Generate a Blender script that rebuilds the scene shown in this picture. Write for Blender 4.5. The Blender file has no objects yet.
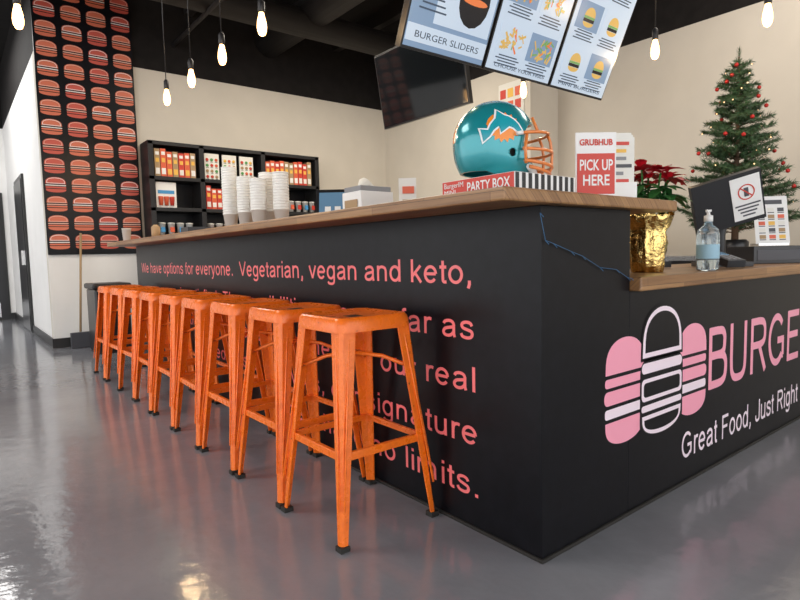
import bpy, bmesh, math, random
from mathutils import Vector, Matrix, Euler
random.seed(7)
D=bpy.data; C=bpy.context
rad=math.radians
# ---------------------------------------------------------------- materials
def newmat(name):
    m=D.materials.new(name); m.use_nodes=True
    nt=m.node_tree; b=nt.nodes['Principled BSDF']
    return m,nt,b
def mat(name,col,rough=0.5,metal=0.0,emit=None,es=0,var=0.0,vscale=8,trans=0,coat=0,bump=0,spec=.5):
    m,nt,b=newmat(name)
    b.inputs['Base Color'].default_value=(*col,1)
    b.inputs['Roughness'].default_value=rough
    b.inputs['Metallic'].default_value=metal
    b.inputs['Transmission Weight'].default_value=trans
    b.inputs['Coat Weight'].default_value=coat
    b.inputs['Specular IOR Level'].default_value=spec
    if emit:
        b.inputs['Emission Color'].default_value=(*emit,1); b.inputs['Emission Strength'].default_value=es
    if var or bump:
        tc=nt.nodes.new('ShaderNodeTexCoord'); n=nt.nodes.new('ShaderNodeTexNoise')
        n.inputs['Scale'].default_value=vscale; n.inputs['Detail'].default_value=5
        nt.links.new(tc.outputs['Object'],n.inputs['Vector'])
        if var:
            r=nt.nodes.new('ShaderNodeValToRGB')
            r.color_ramp.elements[0].position=.3; r.color_ramp.elements[1].position=.7
            r.color_ramp.elements[0].color=(*[c*(1-var) for c in col],1)
            r.color_ramp.elements[1].color=(*[min(1,c*(1+var)) for c in col],1)
            nt.links.new(n.outputs['Fac'],r.inputs['Fac']); nt.links.new(r.outputs['Color'],b.inputs['Base Color'])
        if bump:
            bp=nt.nodes.new('ShaderNodeBump'); bp.inputs['Strength'].default_value=bump; bp.inputs['Distance'].default_value=.01
            nt.links.new(n.outputs['Fac'],bp.inputs['Height']); nt.links.new(bp.outputs['Normal'],b.inputs['Normal'])
    return m
def wood_mat(name,axis):
    m,nt,b=newmat(name)
    tc=nt.nodes.new('ShaderNodeTexCoord'); s=nt.nodes.new('ShaderNodeSeparateXYZ'); nt.links.new(tc.outputs['Object'],s.inputs[0])
    add=nt.nodes.new('ShaderNodeMath'); add.operation='ADD'
    c=nt.nodes.new('ShaderNodeCombineXYZ')
    L,W=('X','Y') if axis=='X' else ('Y','X')
    nt.links.new(s.outputs[L],c.inputs['X']); nt.links.new(s.outputs[W],add.inputs[0]); nt.links.new(s.outputs['Z'],add.inputs[1])
    nt.links.new(add.outputs[0],c.inputs['Y'])
    br=nt.nodes.new('ShaderNodeTexBrick'); br.inputs['Scale'].default_value=1
    br.inputs['Brick Width'].default_value=.55; br.inputs['Row Height'].default_value=.038; br.inputs['Mortar Size'].default_value=.0008
    br.inputs['Color1'].default_value=(.40,.215,.09,1); br.inputs['Color2'].default_value=(.24,.115,.045,1); br.inputs['Mortar'].default_value=(.08,.04,.02,1)
    br.inputs['Bias'].default_value=-.1
    nt.links.new(c.outputs[0],br.inputs['Vector'])
    mp=nt.nodes.new('ShaderNodeMapping'); mp.inputs['Scale'].default_value=(3,60,1); nt.links.new(c.outputs[0],mp.inputs[0])
    n=nt.nodes.new('ShaderNodeTexNoise'); n.inputs['Scale'].default_value=1.5; n.inputs['Detail'].default_value=6; nt.links.new(mp.outputs[0],n.inputs['Vector'])
    mx=nt.nodes.new('ShaderNodeMix'); mx.data_type='RGBA'; mx.blend_type='MULTIPLY'; mx.inputs[0].default_value=.7
    r=nt.nodes.new('ShaderNodeValToRGB'); r.color_ramp.elements[0].position=.3; r.color_ramp.elements[0].color=(.55,.5,.45,1); r.color_ramp.elements[1].position=.6
    nt.links.new(n.outputs['Fac'],r.inputs['Fac'])
    nt.links.new(br.outputs['Color'],mx.inputs[6]); nt.links.new(r.outputs['Color'],mx.inputs[7]); nt.links.new(mx.outputs[2],b.inputs['Base Color'])
    b.inputs['Roughness'].default_value=.35
    return m
def floor_mat():
    m,nt,b=newmat('polished_concrete')
    tc=nt.nodes.new('ShaderNodeTexCoord')
    n=nt.nodes.new('ShaderNodeTexNoise'); n.inputs['Scale'].default_value=1.1; n.inputs['Detail'].default_value=8; n.inputs['Roughness'].default_value=.62
    nt.links.new(tc.outputs['Object'],n.inputs['Vector'])
    r=nt.nodes.new('ShaderNodeValToRGB'); e=r.color_ramp.elements
    e[0].position=.35; e[0].color=(.205,.21,.235,1); e[1].position=.68; e[1].color=(.29,.295,.32,1)
    nt.links.new(n.outputs['Fac'],r.inputs['Fac']); nt.links.new(r.outputs['Color'],b.inputs['Base Color'])
    n2=nt.nodes.new('ShaderNodeTexNoise'); n2.inputs['Scale'].default_value=16; n2.inputs['Detail'].default_value=3
    nt.links.new(tc.outputs['Object'],n2.inputs['Vector'])
    mr=nt.nodes.new('ShaderNodeMapRange'); mr.inputs[3].default_value=.07; mr.inputs[4].default_value=.17
    nt.links.new(n.outputs['Fac'],mr.inputs[0]); nt.links.new(mr.outputs[0],b.inputs['Roughness'])
    bp=nt.nodes.new('ShaderNodeBump'); bp.inputs['Strength'].default_value=.2; bp.inputs['Distance'].default_value=.008
    nt.links.new(n2.outputs['Fac'],bp.inputs['Height']); nt.links.new(bp.outputs['Normal'],b.inputs['Normal'])
    b.inputs['Specular IOR Level'].default_value=.85
    return m
M={}
M['floor']=floor_mat()
M['black']=mat('black_panel_paint',(.005,.005,.007),.32,var=.3,vscale=20,spec=.2)
M['blackm']=mat('black_metal',(.02,.02,.022),.4,.3)
M['blackp']=mat('black_plastic',(.012,.012,.014),.3)
M['ceil']=mat('black_ceiling_paint',(.010,.008,.0075),.85,var=.3,spec=.3)
M['duct']=mat('dark_duct_metal',(.016,.013,.012),.6,spec=.4)
M['beige']=mat('beige_wall_paint',(.64,.59,.51),.8,var=.03,vscale=3)
M['white_wall']=mat('white_wall_paint',(.84,.83,.81),.8,var=.03,vscale=3)
M['base']=mat('black_baseboard',(.015,.015,.015),.4)
M['woodY']=wood_mat('butcher_block_long','Y'); M['woodX']=wood_mat('butcher_block_cross','X')
M['text']=mat('coral_vinyl',(1,.205,.21),.35)
M['pink']=mat('pink_vinyl',(.98,.38,.50),.3)
M['whitev']=mat('white_vinyl',(.95,.80,.88),.3)
M['red']=mat('red_print',(.62,.05,.03),.45)
M['orangered']=mat('orange_red_print',(.72,.12,.05),.45)
M['white']=mat('white_print',(.85,.84,.82),.5)
M['foam']=mat('white_foam',(.85,.84,.8),.6)
M['paper']=mat('paper',(.8,.78,.72),.7)
M['kraft']=mat('kraft_card',(.42,.28,.15),.7)
M['grey']=mat('grey_plastic',(.25,.25,.26),.45)
M['dgrey']=mat('dark_grey_print',(.07,.07,.08),.5)
M['chrome']=mat('steel',(.6,.6,.6),.25,1)
M['rubber_and_hole']=mat('dark_rubber_and_hole',(.02,.018,.015),.7)
M['blue']=mat('blue_print',(.06,.3,.6),.4)
M['wire']=mat('dim_blue_wire',(.03,.12,.25),.5)
M['green']=mat('green_print',(.1,.35,.1),.5)
M['yellow']=mat('yellow_print',(.85,.5,.08),.5)
def orange_paint():
    m,nt,b=newmat('orange_enamel')
    tc=nt.nodes.new('ShaderNodeTexCoord'); n=nt.nodes.new('ShaderNodeTexNoise'); n.inputs['Scale'].default_value=26; n.inputs['Detail'].default_value=9; n.inputs['Roughness'].default_value=.6
    nt.links.new(tc.outputs['Object'],n.inputs['Vector'])
    r=nt.nodes.new('ShaderNodeValToRGB'); e=r.color_ramp.elements
    e[0].position=.295; e[0].color=(.12,.035,.015,1); e[1].position=.325; e[1].color=(.88,.16,.012,1)
    k=r.color_ramp.elements.new(.55); k.color=(1,.195,.012,1)
    nt.links.new(n.outputs['Fac'],r.inputs['Fac']); nt.links.new(r.outputs['Color'],b.inputs['Base Color'])
    mr=nt.nodes.new('ShaderNodeMapRange'); mr.inputs[1].default_value=.3; mr.inputs[2].default_value=.6; mr.inputs[3].default_value=.45; mr.inputs[4].default_value=.24
    nt.links.new(n.outputs['Fac'],mr.inputs[0]); nt.links.new(mr.outputs[0],b.inputs['Roughness'])
    b.inputs['Coat Weight'].default_value=.15; b.inputs['Metallic'].default_value=.05
    return m
M['orange']=orange_paint()
# ---------------------------------------------------------------- mesh builder
class MB:
    def __init__(s): s.bm=bmesh.new(); s.mats=[]
    def mi(s,m):
        if isinstance(m,str): m=M[m]
        if m not in s.mats: s.mats.append(m)
        return s.mats.index(m)
    def poly(s,pts,m,smooth=False):
        vs=[s.bm.verts.new(p) for p in pts]
        f=s.bm.faces.new(vs); f.material_index=s.mi(m); f.smooth=smooth; return f
    def box(s,c,sz,m,R=None):
        x,y,z=[a/2 for a in sz]; c=Vector(c); i=s.mi(m)
        P=[Vector(p) for p in [(-x,-y,-z),(x,-y,-z),(x,y,-z),(-x,y,-z),(-x,-y,z),(x,-y,z),(x,y,z),(-x,y,z)]]
        if R: P=[R@p for p in P]
        v=[s.bm.verts.new(c+p) for p in P]
        for f in [(0,3,2,1),(4,5,6,7),(0,1,5,4),(1,2,6,5),(2,3,7,6),(3,0,4,7)]:
            ff=s.bm.faces.new([v[k] for k in f]); ff.material_index=i
    def bx(s,a,b,m): s.box([(a[i]+b[i])/2 for i in range(3)],[abs(b[i]-a[i]) for i in range(3)],m)
    def tube(s,pts,r,m,n=8,cap=True,closed=False):
        pts=[Vector(p) for p in pts]; i=s.mi(m); N=len(pts)
        rs=r if isinstance(r,(list,tuple)) else [r]*N
        rings=[]; up=None
        for k,p in enumerate(pts):
            if closed: t=(pts[(k+1)%N]-pts[k-1])
            else: t=(pts[min(k+1,N-1)]-pts[max(k-1,0)])
            t.normalize()
            if up is None:
                up=Vector((0,0,1)) if abs(t.z)<.9 else Vector((1,0,0))
            u=(up-t*up.dot(t)).normalized(); w=t.cross(u); up=u
            rings.append([s.bm.verts.new(p+(u*math.cos(2*math.pi*a/n)+w*math.sin(2*math.pi*a/n))*rs[k]) for a in range(n)])
        for k in range(N if closed else N-1):
            A,B=rings[k],rings[(k+1)%N]
            for a in range(n):
                f=s.bm.faces.new([A[a],A[(a+1)%n],B[(a+1)%n],B[a]]); f.material_index=i; f.smooth=True
        if cap and not closed:
            f=s.bm.faces.new(rings[0][::-1]); f.material_index=i
            f=s.bm.faces.new(rings[-1]); f.material_index=i
    def lathe(s,prof,c,m,n=24,R=None,mfun=None):
        c=Vector(c); i=s.mi(m); rings=[]
        for (r,z) in prof:
            ring=[]
            for a in range(n):
                p=Vector((r*math.cos(2*math.pi*a/n),r*math.sin(2*math.pi*a/n),z))
                if mfun: p=mfun(p,a,n)
                if R: p=R@p
                ring.append(s.bm.verts.new(c+p))
            rings.append(ring)
        for k in range(len(rings)-1):
            A,B=rings[k],rings[k+1]
            for a in range(n):
                f=s.bm.faces.new([A[a],A[(a+1)%n],B[(a+1)%n],B[a]]); f.material_index=i; f.smooth=True
        for r,rv in ((rings[0],True),(rings[-1],False)):
            try:
                f=s.bm.faces.new(r[::-1] if rv else r); f.material_index=i
            except: pass
    def done(s,name,parent=None,bevel=0,loc=None,rotz=0,solid=0,recalc=True):
        me=D.meshes.new(name)
        if recalc: bmesh.ops.recalc_face_normals(s.bm,faces=s.bm.faces)
        s.bm.to_mesh(me); s.bm.free()
        for m in s.mats: me.materials.append(m)
        o=D.objects.new(name,me); C.collection.objects.link(o)
        if loc: o.location=loc
        o.rotation_euler[2]=rotz
        if parent: o.parent=parent
        if solid:
            md=o.modifiers.new('s','SOLIDIFY'); md.thickness=solid; md.offset=0
        if bevel:
            md=o.modifiers.new('b','BEVEL'); md.width=bevel; md.segments=2; md.limit_method='ANGLE'; md.angle_limit=rad(40)
        return o
def empty(name,loc=(0,0,0)):
    o=D.objects.new(name,None); o.location=loc; o.empty_display_size=.1; C.collection.objects.link(o); return o
def text(name,s,size,loc,basis,m,parent=None,align='LEFT',sx=1.0,ext=.0003,bold=0,fit=None,track=1.0):
    cu=D.curves.new(name,'FONT'); cu.body=s; cu.size=size; cu.align_x=align; cu.extrude=ext; cu.offset=bold; cu.resolution_u=3; cu.space_character=track
    o=D.objects.new(name+'_c',cu); C.collection.objects.link(o)
    C.view_layer.update()
    me=D.meshes.new_from_object(o.evaluated_get(C.evaluated_depsgraph_get()))
    D.objects.remove(o)
    w=max(v.co.x for v in me.vertices)-min(v.co.x for v in me.vertices)
    if fit: sx=fit/w
    me.materials.clear(); me.materials.append(M[m] if isinstance(m,str) else m)
    X,Y=Vector(basis[0]).normalized(),Vector(basis[1]).normalized(); Z=X.cross(Y)
    mt=Matrix((( X.x*sx,Y.x,Z.x,loc[0]),(X.y*sx,Y.y,Z.y,loc[1]),(X.z*sx,Y.z,Z.z,loc[2]),(0,0,0,1)))
    me.transform(mt); me.name=name
    n=D.objects.new(name,me); C.collection.objects.link(n)
    if parent: n.parent=parent
    return n
# ------------------------------------------------ plain grotesque lettering built from strokes
def P(*p): return [Vector(q) for q in p]
def S(*p):
    p=[Vector(q) for q in p]; out=[]
    for k in range(len(p)-1):
        a=p[k-1] if k else p[k]*2-p[k+1]; b_,c_=p[k],p[k+1]; d=p[k+2] if k+2<len(p) else c_*2-b_
        for j in range(5):
            t=j/5; out.append(.5*((2*b_)+(c_-a)*t+(2*a-5*b_+4*c_-d)*t*t+(3*b_-a-3*c_+d)*t**3))
    out.append(p[-1]); return out
def A(cx,cy,rx,ry,a0=0,a1=360,n=28):
    return [Vector((cx+rx*math.cos(rad(a0+(a1-a0)*k/n)),cy+ry*math.sin(rad(a0+(a1-a0)*k/n)))) for k in range(n+1)]
arch=lambda x0,x1:[S((x0,.27),(x0+.02,.39),(x0+.09,.46),(x0+(x1-x0)*.55,.475),(x1-.05,.44),(x1-.005,.36),(x1,.28)),P((x1,.30),(x1,0))]
GL={
'a':(.556,[S((.095,.375),(.145,.445),(.27,.476),(.39,.45),(.44,.37),(.44,.3)),P((.44,.32),(.44,.10),(.47,0)),S((.44,.30),(.30,.275),(.15,.235),(.085,.145),(.125,.06),(.22,.033),(.34,.06),(.43,.15),(.44,.22))]),
'b':(.556,[P((.1,.716),(.1,0)),A(.29,.26,.19,.225)]),'c':(.5,[A(.275,.26,.2,.225,40,320)]),
'd':(.556,[P((.455,.716),(.455,0)),A(.265,.26,.19,.225)]),'e':(.556,[P((.08,.27),(.47,.27)),A(.275,.26,.198,.225,3,322)]),
'f':(.278,[P((.13,0),(.13,.58)),S((.13,.55),(.135,.62),(.17,.667),(.27,.672)),P((.02,.475),(.25,.475))]),
'g':(.556,[A(.265,.26,.19,.225),P((.455,.519),(.455,0)),S((.455,.03),(.44,-.1),(.37,-.16),(.25,-.172),(.14,-.15),(.095,-.09))]),
'h':(.556,[P((.1,.716),(.1,0))]+arch(.1,.45)),'i':(.222,[P((.11,.519),(.11,0)),P((.11,.716),(.11,.62))]),
'k':(.5,[P((.1,.716),(.1,0)),P((.43,.519),(.11,.19)),P((.21,.3),(.45,0))]),'l':(.222,[P((.11,.716),(.11,0))]),
'm':(.833,[P((.1,.519),(.1,0))]+arch(.1,.41)+arch(.41,.73)),'n':(.556,[P((.1,.519),(.1,0))]+arch(.1,.45)),
'o':(.556,[A(.278,.26,.2,.225)]),'p':(.556,[P((.1,.519),(.1,-.21)),A(.29,.26,.19,.225)]),
'r':(.333,[P((.1,.519),(.1,0)),S((.1,.27),(.12,.39),(.18,.455),(.26,.475),(.33,.458))]),
's':(.5,[S((.42,.375),(.37,.452),(.25,.478),(.13,.445),(.095,.375),(.14,.305),(.27,.265),(.39,.225),(.43,.15),(.38,.06),(.26,.032),(.12,.06),(.07,.145))]),
't':(.278,[P((.135,.66),(.135,.12)),S((.135,.16),(.145,.065),(.19,.040),(.26,.042)),P((.02,.475),(.26,.475))]),
'u':(.556,[P((.1,.519),(.1,.2)),S((.1,.24),(.11,.13),(.16,.055),(.26,.035),(.36,.06),(.43,.13),(.45,.24)),P((.45,.519),(.45,0))]),
'v':(.5,[P((.05,.519),(.25,.02)),P((.45,.519),(.25,.02))]),'w':(.722,[P((.03,.519),(.19,.02)),P((.19,.02),(.36,.50)),P((.36,.50),(.53,.02)),P((.53,.02),(.69,.519))]),
'y':(.5,[P((.05,.519),(.26,.0)),S((.46,.519),(.36,.26),(.26,.0),(.2,-.13),(.14,-.17),(.06,-.168))]),
',':(.278,[P((.14,.10),(.14,.0)),P((.15,.02),(.10,-.12))]),'.':(.278,[P((.14,.10),(.14,0))]),' ':(.278,[]),
'W':(.944,[P((.04,.716),(.24,.02)),P((.24,.02),(.47,.70)),P((.47,.70),(.70,.02)),P((.70,.02),(.90,.716))]),'V':(.667,[P((.04,.716),(.333,.02)),P((.627,.716),(.333,.02))]),
'T':(.611,[P((.02,.672),(.59,.672)),P((.305,.672),(.305,0))]),'F':(.611,[P((.12,0),(.12,.716)),P((.1,.672),(.56,.672)),P((.12,.365),(.5,.365))]),
'G':(.778,[A(.385,.358,.3,.315,42,318),P((.42,.345),(.70,.345)),P((.66,.36),(.66,.12)),S((.66,.13),(.615,.11))]),
'J':(.5,[P((.41,.716),(.41,.2)),S((.41,.24),(.39,.09),(.24,.035),(.1,.09),(.08,.22))]),
'R':(.722,[P((.12,0),(.12,.716)),P((.1,.672),(.40,.672)),S((.40,.672),(.53,.655),(.60,.60),(.615,.52),(.60,.435),(.53,.38),(.40,.36)),P((.12,.36),(.41,.36)),P((.40,.35),(.645,0))]),
'B':(.667,[P((.12,0),(.12,.716)),P((.1,.672),(.35,.672)),S((.34,.672),(.49,.66),(.555,.60),(.56,.53),(.54,.44),(.47,.395),(.34,.385)),P((.12,.385),(.37,.385)),S((.36,.385),(.52,.365),(.595,.30),(.605,.2),(.57,.1),(.48,.055),(.36,.044)),P((.1,.044),(.37,.044))]),
'U':(.722,[P((.12,.716),(.12,.24)),S((.12,.26),(.14,.13),(.22,.05),(.36,.032),(.5,.05),(.58,.13),(.6,.26)),P((.6,.24),(.6,.716))]),
'E':(.667,[P((.12,0),(.12,.716)),P((.1,.672),(.6,.672)),P((.1,.044),(.61,.044)),P((.12,.37),(.56,.37))]),
'I':(.278,[P((.14,.716),(.14,0))]),'M':(.833,[P((.12,0),(.12,.716)),P((.13,.69),(.415,.03)),P((.70,.69),(.415,.03)),P((.71,.716),(.71,0))])}
def letters(name,s,loc,basis,emx,emy,adv,m,parent=None,align='LEFT',wt=.088):
    bm=bmesh.new(); X,Y=Vector(basis[0]),Vector(basis[1]); Z=X.cross(Y); loc=Vector(loc)
    tot=sum(GL[c][0] for c in s)*adv; x=-tot if align=='RIGHT' else 0; q=0
    for ch in s:
        a,st=GL[ch]
        for pl in st:
            q+=1; n=len(pl); closed=(pl[0]-pl[-1]).length<1e-5 and n>3
            Lp=[]
            for k in range(n):
                if closed: t0,t1=pl[(k-1)%(n-1)],pl[(k+1)%(n-1)]
                else: t0,t1=pl[max(k-1,0)],pl[min(k+1,n-1)]
                t=(t1-t0).normalized(); nn=Vector((-t.y,t.x))*wt/2
                row=[]
                for pp in (pl[k]+nn,pl[k]-nn):
                    row.append(bm.verts.new(loc+X*(x+pp.x*emx)+Y*(pp.y*emy)+Z*(.00002*(q%7))))
                Lp.append(row)
            for k in range(n-1):
                bm.faces.new([Lp[k][1],Lp[k+1][1],Lp[k+1][0],Lp[k][0]])
        x+=a*adv
    for f in bm.faces:
        f.normal_update()
        if f.normal.dot(Z)<0: f.normal_flip()
    me=D.meshes.new(name); bm.to_mesh(me); bm.free(); me.materials.append(M[m])
    o=D.objects.new(name,me); C.collection.objects.link(o); o.parent=parent; return o
# ---------------------------------------------------------------- room
WT=3.3; CH=4.25; YB=6.4; XS=4.3; XR=4.85; YJ=3.46; XL=-.5; YE=11.0
b=MB(); b.bx((-8,-5,-.1),(6,11.2,0),'floor'); b.done('floor')
b=MB(); b.bx((-8,-5,CH),(6,11.2,CH+.1),'ceil'); b.done('ceiling')
def wall(name,a,c,m='beige'):
    bb=MB(); bb.bx((a[0],a[1],0),(c[0],c[1],WT),m); bb.bx((a[0],a[1],WT),(c[0],c[1],CH),'ceil'); return bb.done(name)
wall('wall_back',(XL,YB),(XS+.7,YB+.15))
wall('wall_corridor',(XL,YB+.15),(XL+.15,YE),'white_wall')
wall('wall_end',(-8,YE),(XL+.15,YE+.15),'white_wall')
wall('wall_side',(XS,YJ),(XS+.15,YB))
wall('wall_jog',(XS+.15,YJ),(XR,YJ+.15))
wall('wall_right',(XR,-5),(XR+.15,YJ+.15))
b=MB(); b.bx((XL-.004,YB-.012,0),(.50,YB,1.6),'white_wall'); b.done('wall_back_return')
b=MB(); b.bx((XL-.02,YB-.03,0),(XS,YB-.013,.11),'base'); b.done('baseboard_back')
b=MB(); b.bx((XL-.02,YB-.03,0),(XL-.005,YE,.11),'base'); b.done('baseboard_corridor')
b=MB(); b.bx((-8,YE-.02,0),(XL,YE,.11),'base'); b.done('baseboard_end')
b=MB(); b.bx((-1.65,YE-.03,0),(-.58,YE-.001,2.2),'base'); b.bx((-1.6,YE-.05,.02),(-.63,YE-.03,2.15),'blackp'); b.bx((-.78,YE-.1,.95),(-.73,YE-.05,1.15),'chrome'); b.bx((-1.5,YE-.055,.05),(-.72,YE-.05,.3),'chrome'); b.done('door_1')
b=MB(); b.bx((XL-.03,8.3,0),(XL-.001,9.4,2.2),'base'); b.bx((XL-.04,8.36,.02),(XL-.03,9.34,2.14),'blackp'); b.bx((XL-.08,8.42,.95),(XL-.04,8.46,1.15),'chrome'); b.done('door_2')
b=MB()
b.tube([(2.3,-5,3.95),(2.3,YB,3.95)],.2,'duct',20); b.tube([(-8,5.2,3.8),(4.3,5.2,3.8)],.16,'duct',20)
for x in (-3,-1,1.2,3.4): b.bx((x-.05,-5,4.05),(x+.05,YB,4.25),'duct')
for y in (0,2,4): b.bx((-8,y-.03,4.1),(XS,y+.03,4.16),'ceil')
b.tube([(-8,3.4,3.7),(4.3,3.4,3.7)],.03,'duct',10); b.tube([(1.0,-5,3.65),(1.0,YB,3.65)],.025,'duct',10)
b.done('ceiling_ductwork')
# ---------------------------------------------------------------- bar
bar=empty('bar_counter')
PT=1.105; BE=4.65
b=MB(); b.bx((0,0,0),(.5,BE,PT),'black'); b.bx((-.008,-.008,0),(.5,BE,.012),'rubber_and_hole'); b.done('bar_body',bar,.002)
ST=1.143
b=MB(); b.bx((-.22,-.05,PT),(.74,BE+.12,ST),'woodY'); b.done('bar_top',bar,.006)
L=[("We have options for everyone.  Vegetarian, vegan and keto,",.862),("everyone is satisfied. The possibilities span as far as",.672),
   ("imagination. Freshness and boldness in our real",.490),("ingredients and flavors, our signature",.303),("burgers have no limits.",.118)]
for i,(s,z) in enumerate(L):
    letters('lettering_line_%d'%(i+1),s,(-.0006,.276-i*.006,z),((0,-1,0),(0,0,1)),.150,.122,.158 if i==0 else .166,'text',bar,'RIGHT',wt=.094)
sc=bar
b=MB(); b.bx((.501,0,0),(4.0,.62,.82),'black'); b.bx((.5,-.008,0),(4.0,.6,.012),'rubber_and_hole'); b.done('counter_body',sc,.002)
b=MB(); b.bx((.505,-.04,.82),(4.02,.66,.87),'woodX'); b.done('counter_top',sc,.006)
BX=((1,0,0),(0,0,1))
letters('brand_lettering',"BURGERIM",(1.12,-.001,.355),BX,.322,.375,.325,'pink',sc,wt=.095)
letters('slogan_lettering',"Great Food, Just Right",(.905,-.001,.105),BX,.130,.152,.136,'whitev',sc,wt=.09)
def ringpoly(mb,outer,inner,m,y):
    n=len(outer)
    for k in range(n):
        a,c=outer[k],outer[(k+1)%n]; d,e=inner[(k+1)%n],inner[k]
        mb.poly([(a[0],y,a[1]),(c[0],y,c[1]),(d[0],y,d[1]),(e[0],y,e[1])],m)
def dome(cx,z0,w,h,n=20,p=.62):
    return [(cx+w/2*math.cos(t),z0+h*abs(math.sin(t))**p) for t in [math.pi*k/n for k in range(n+1)]]
def scale(pts,t):
    cx=(max(p[0] for p in pts)+min(p[0] for p in pts))/2; cz=(max(p[1] for p in pts)+min(p[1] for p in pts))/2
    w=(max(p[0] for p in pts)-min(p[0] for p in pts))/2; h=(max(p[1] for p in pts)-min(p[1] for p in pts))/2
    return [(cx+(p[0]-cx)*(w-t)/w,cz+(p[1]-cz)*(h-t)/h) for p in pts]
def rrect(x0,x1,z0,z1,r=.02,n=5):
    out=[]
    for (cx,cz,a0) in ((x1-r,z1-r,0),(x0+r,z1-r,90),(x0+r,z0+r,180),(x1-r,z0+r,270)):
        for k in range(n+1):
            a=rad(a0+90*k/n); out.append((cx+r*math.cos(a),cz+r*math.sin(a)))
    return out
b=MB(); y=-.001
def fill(pts,m,yy=y): b.poly([(p[0],yy,p[1]) for p in pts],m)
for cx,x0,x1 in ((.50,.37,.625),(1.02,.895,1.14)):
    fill(dome(cx,.535,(x1-x0),.125),'pink'); fill(rrect(x0,x1,.490,.522,.012),'pink')
    fill(rrect(x0-.005,x1+.005,.428,.478,.022),'pink'); fill(rrect(x0,x1,.38,.415,.012),'whitev')
    pts=[(p[0],.367-(p[1]-.535)*.8) for p in dome(cx,.535,(x1-x0),.11)]; fill(pts,'pink')
o=dome(.765,.565,.30,.185); fill(scale(o,-.012),'black',-.0018); ringpoly(b,o,scale(o,.018),'whitev',-.0026)
fill(rrect(.60,.93,.26,.56,.05),'black',-.0018)
for z0,z1 in ((.505,.545),(.40,.485),(.36,.385)):
    o=rrect(.61,.92,z0,z1,min(.02,(z1-z0)/2.2))
    if z1-z0>.05: ringpoly(b,o,scale(o,.015),'whitev',-.0026)
    else: fill(o,'whitev',-.0026)
o=[(p[0],.345-(p[1]-.565)*.45) for p in dome(.765,.565,.30,.185)]; ringpoly(b,o,scale(o,.016),'whitev',-.0026)
lg=b.done('burger_logo',sc,recalc=False); lg.data.transform(Matrix.Translation((-.025,0,0)))
b=MB(); pts=[(-.02,-.012,1.08),(.01,-.008,1.0),(.05,-.008,.99),(.14,-.008,.965),(.2,-.008,.95),(.3,-.008,.91),(.4,-.008,.90),(.47,-.008,.87),(.499,-.008,.865)]
b.tube(pts,.0011,'wire',6)
for t in pts: b.tube([(t[0],t[1],t[2]),(t[0]+.012,t[1]-.004,t[2]-.012)],.0014,'wire',5)
b.done('string_light_cable',bar)
# ---------------------------------------------------------------- stools
def stool_mesh():
    b=MB(); H=.76; s=.155; n=6
    def rsq(h,r,z):
        out=[]
        for (sx,sy,a0) in ((1,1,0),(-1,1,90),(-1,-1,180),(1,-1,270)):
            for k in range(n+1):
                a=rad(a0+90*k/n); out.append((sx*(h-r)+r*math.cos(a),sy*(h-r)+r*math.sin(a),z))
        return out
    i=b.mi('orange')
    prof=[(s+.004,.045,H-.05),(s+.004,.045,H-.045),(s,.045,H-.012),(s-.008,.04,H),(s-.02,.035,H-.001),(s-.035,.03,H-.008),(.03,.012,H-.012)]
    rings=[[b.bm.verts.new(p) for p in rsq(*q)] for q in prof]
    for k in range(len(rings)-1):
        A_,B=rings[k],rings[k+1]; N=len(A_)
        for a in range(N):
            f=b.bm.faces.new([A_[a],A_[(a+1)%N],B[(a+1)%N],B[a]]); f.material_index=i; f.smooth=True
    f=b.bm.faces.new(rings[-1]); f.material_index=b.mi('rubber_and_hole')  # closed dark face, painted in for the shade inside the handle hole
    for sx in (-1,1):
        for sy in (-1,1):
            top=Vector((sx*.148,sy*.148,H-.02)); bot=Vector((sx*.208,sy*.208,.012))
            def ring(t):
                c=top.lerp(bot,t); w=.062*(1-t)+.026*t
                r=.010
                return [c+Vector((-sx*w,0,0)),c+Vector((-sx*r,0,0)),c+Vector((0,-sy*r,0)),c+Vector((0,-sy*w,0)),
                        c+Vector((-sx*.006,-sy*w,0)),c+Vector((-sx*(r+.004),-sy*(r+.004),0)),c+Vector((-sx*w,-sy*.006,0))]
            R=[[b.bm.verts.new(p) for p in ring(t)] for t in (0,.25,.5,.75,1)]
            for A_,B in zip(R,R[1:]):
                for a in range(7):
                    f=b.bm.faces.new([A_[a],A_[(a+1)%7],B[(a+1)%7],B[a]]); f.material_index=i
            b.bm.faces.new(R[-1]).material_index=i
            b.tube([top+Vector((-sx*.03,sy*.001,-.05)),bot+Vector((-sx*.014,sy*.001,.12))],.004,'orange',6)
            b.tube([top+Vector((sx*.001,-sy*.03,-.05)),bot+Vector((sx*.001,-sy*.014,.12))],.004,'orange',6)
            b.box((bot.x-sx*.011,bot.y-sy*.011,.009),(.036,.036,.018),'rubber_and_hole')
    def at(z):
        t=(H-.02-z)/(H-.032); return .148+(.06)*t
    z=.30; q=at(z)-.008
    for sg in (-1,1):
        b.box((0,sg*q,z),(2*q,.006,.026),'orange'); b.box((0,sg*(q-.006),z+.012),(2*q,.014,.004),'orange')
        b.box((sg*q,0,z),(.006,2*q,.026),'orange'); b.box((sg*(q-.006),0,z+.012),(.014,2*q,.004),'orange')
    q=at(.60)-.012
    for sg in (-1,1):
        PP=[(-q,-sg*q,.56),(-q*.5,-sg*q*.5,.60),(0,0,.615+sg*.003),(q*.5,sg*q*.5,.60),(q,sg*q,.56)]
        b.tube(PP,.008,'orange',6)
    return b.done('bar_stool',bevel=.0015)
st=stool_mesh(); st.location=(-.236,.665,0)
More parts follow.
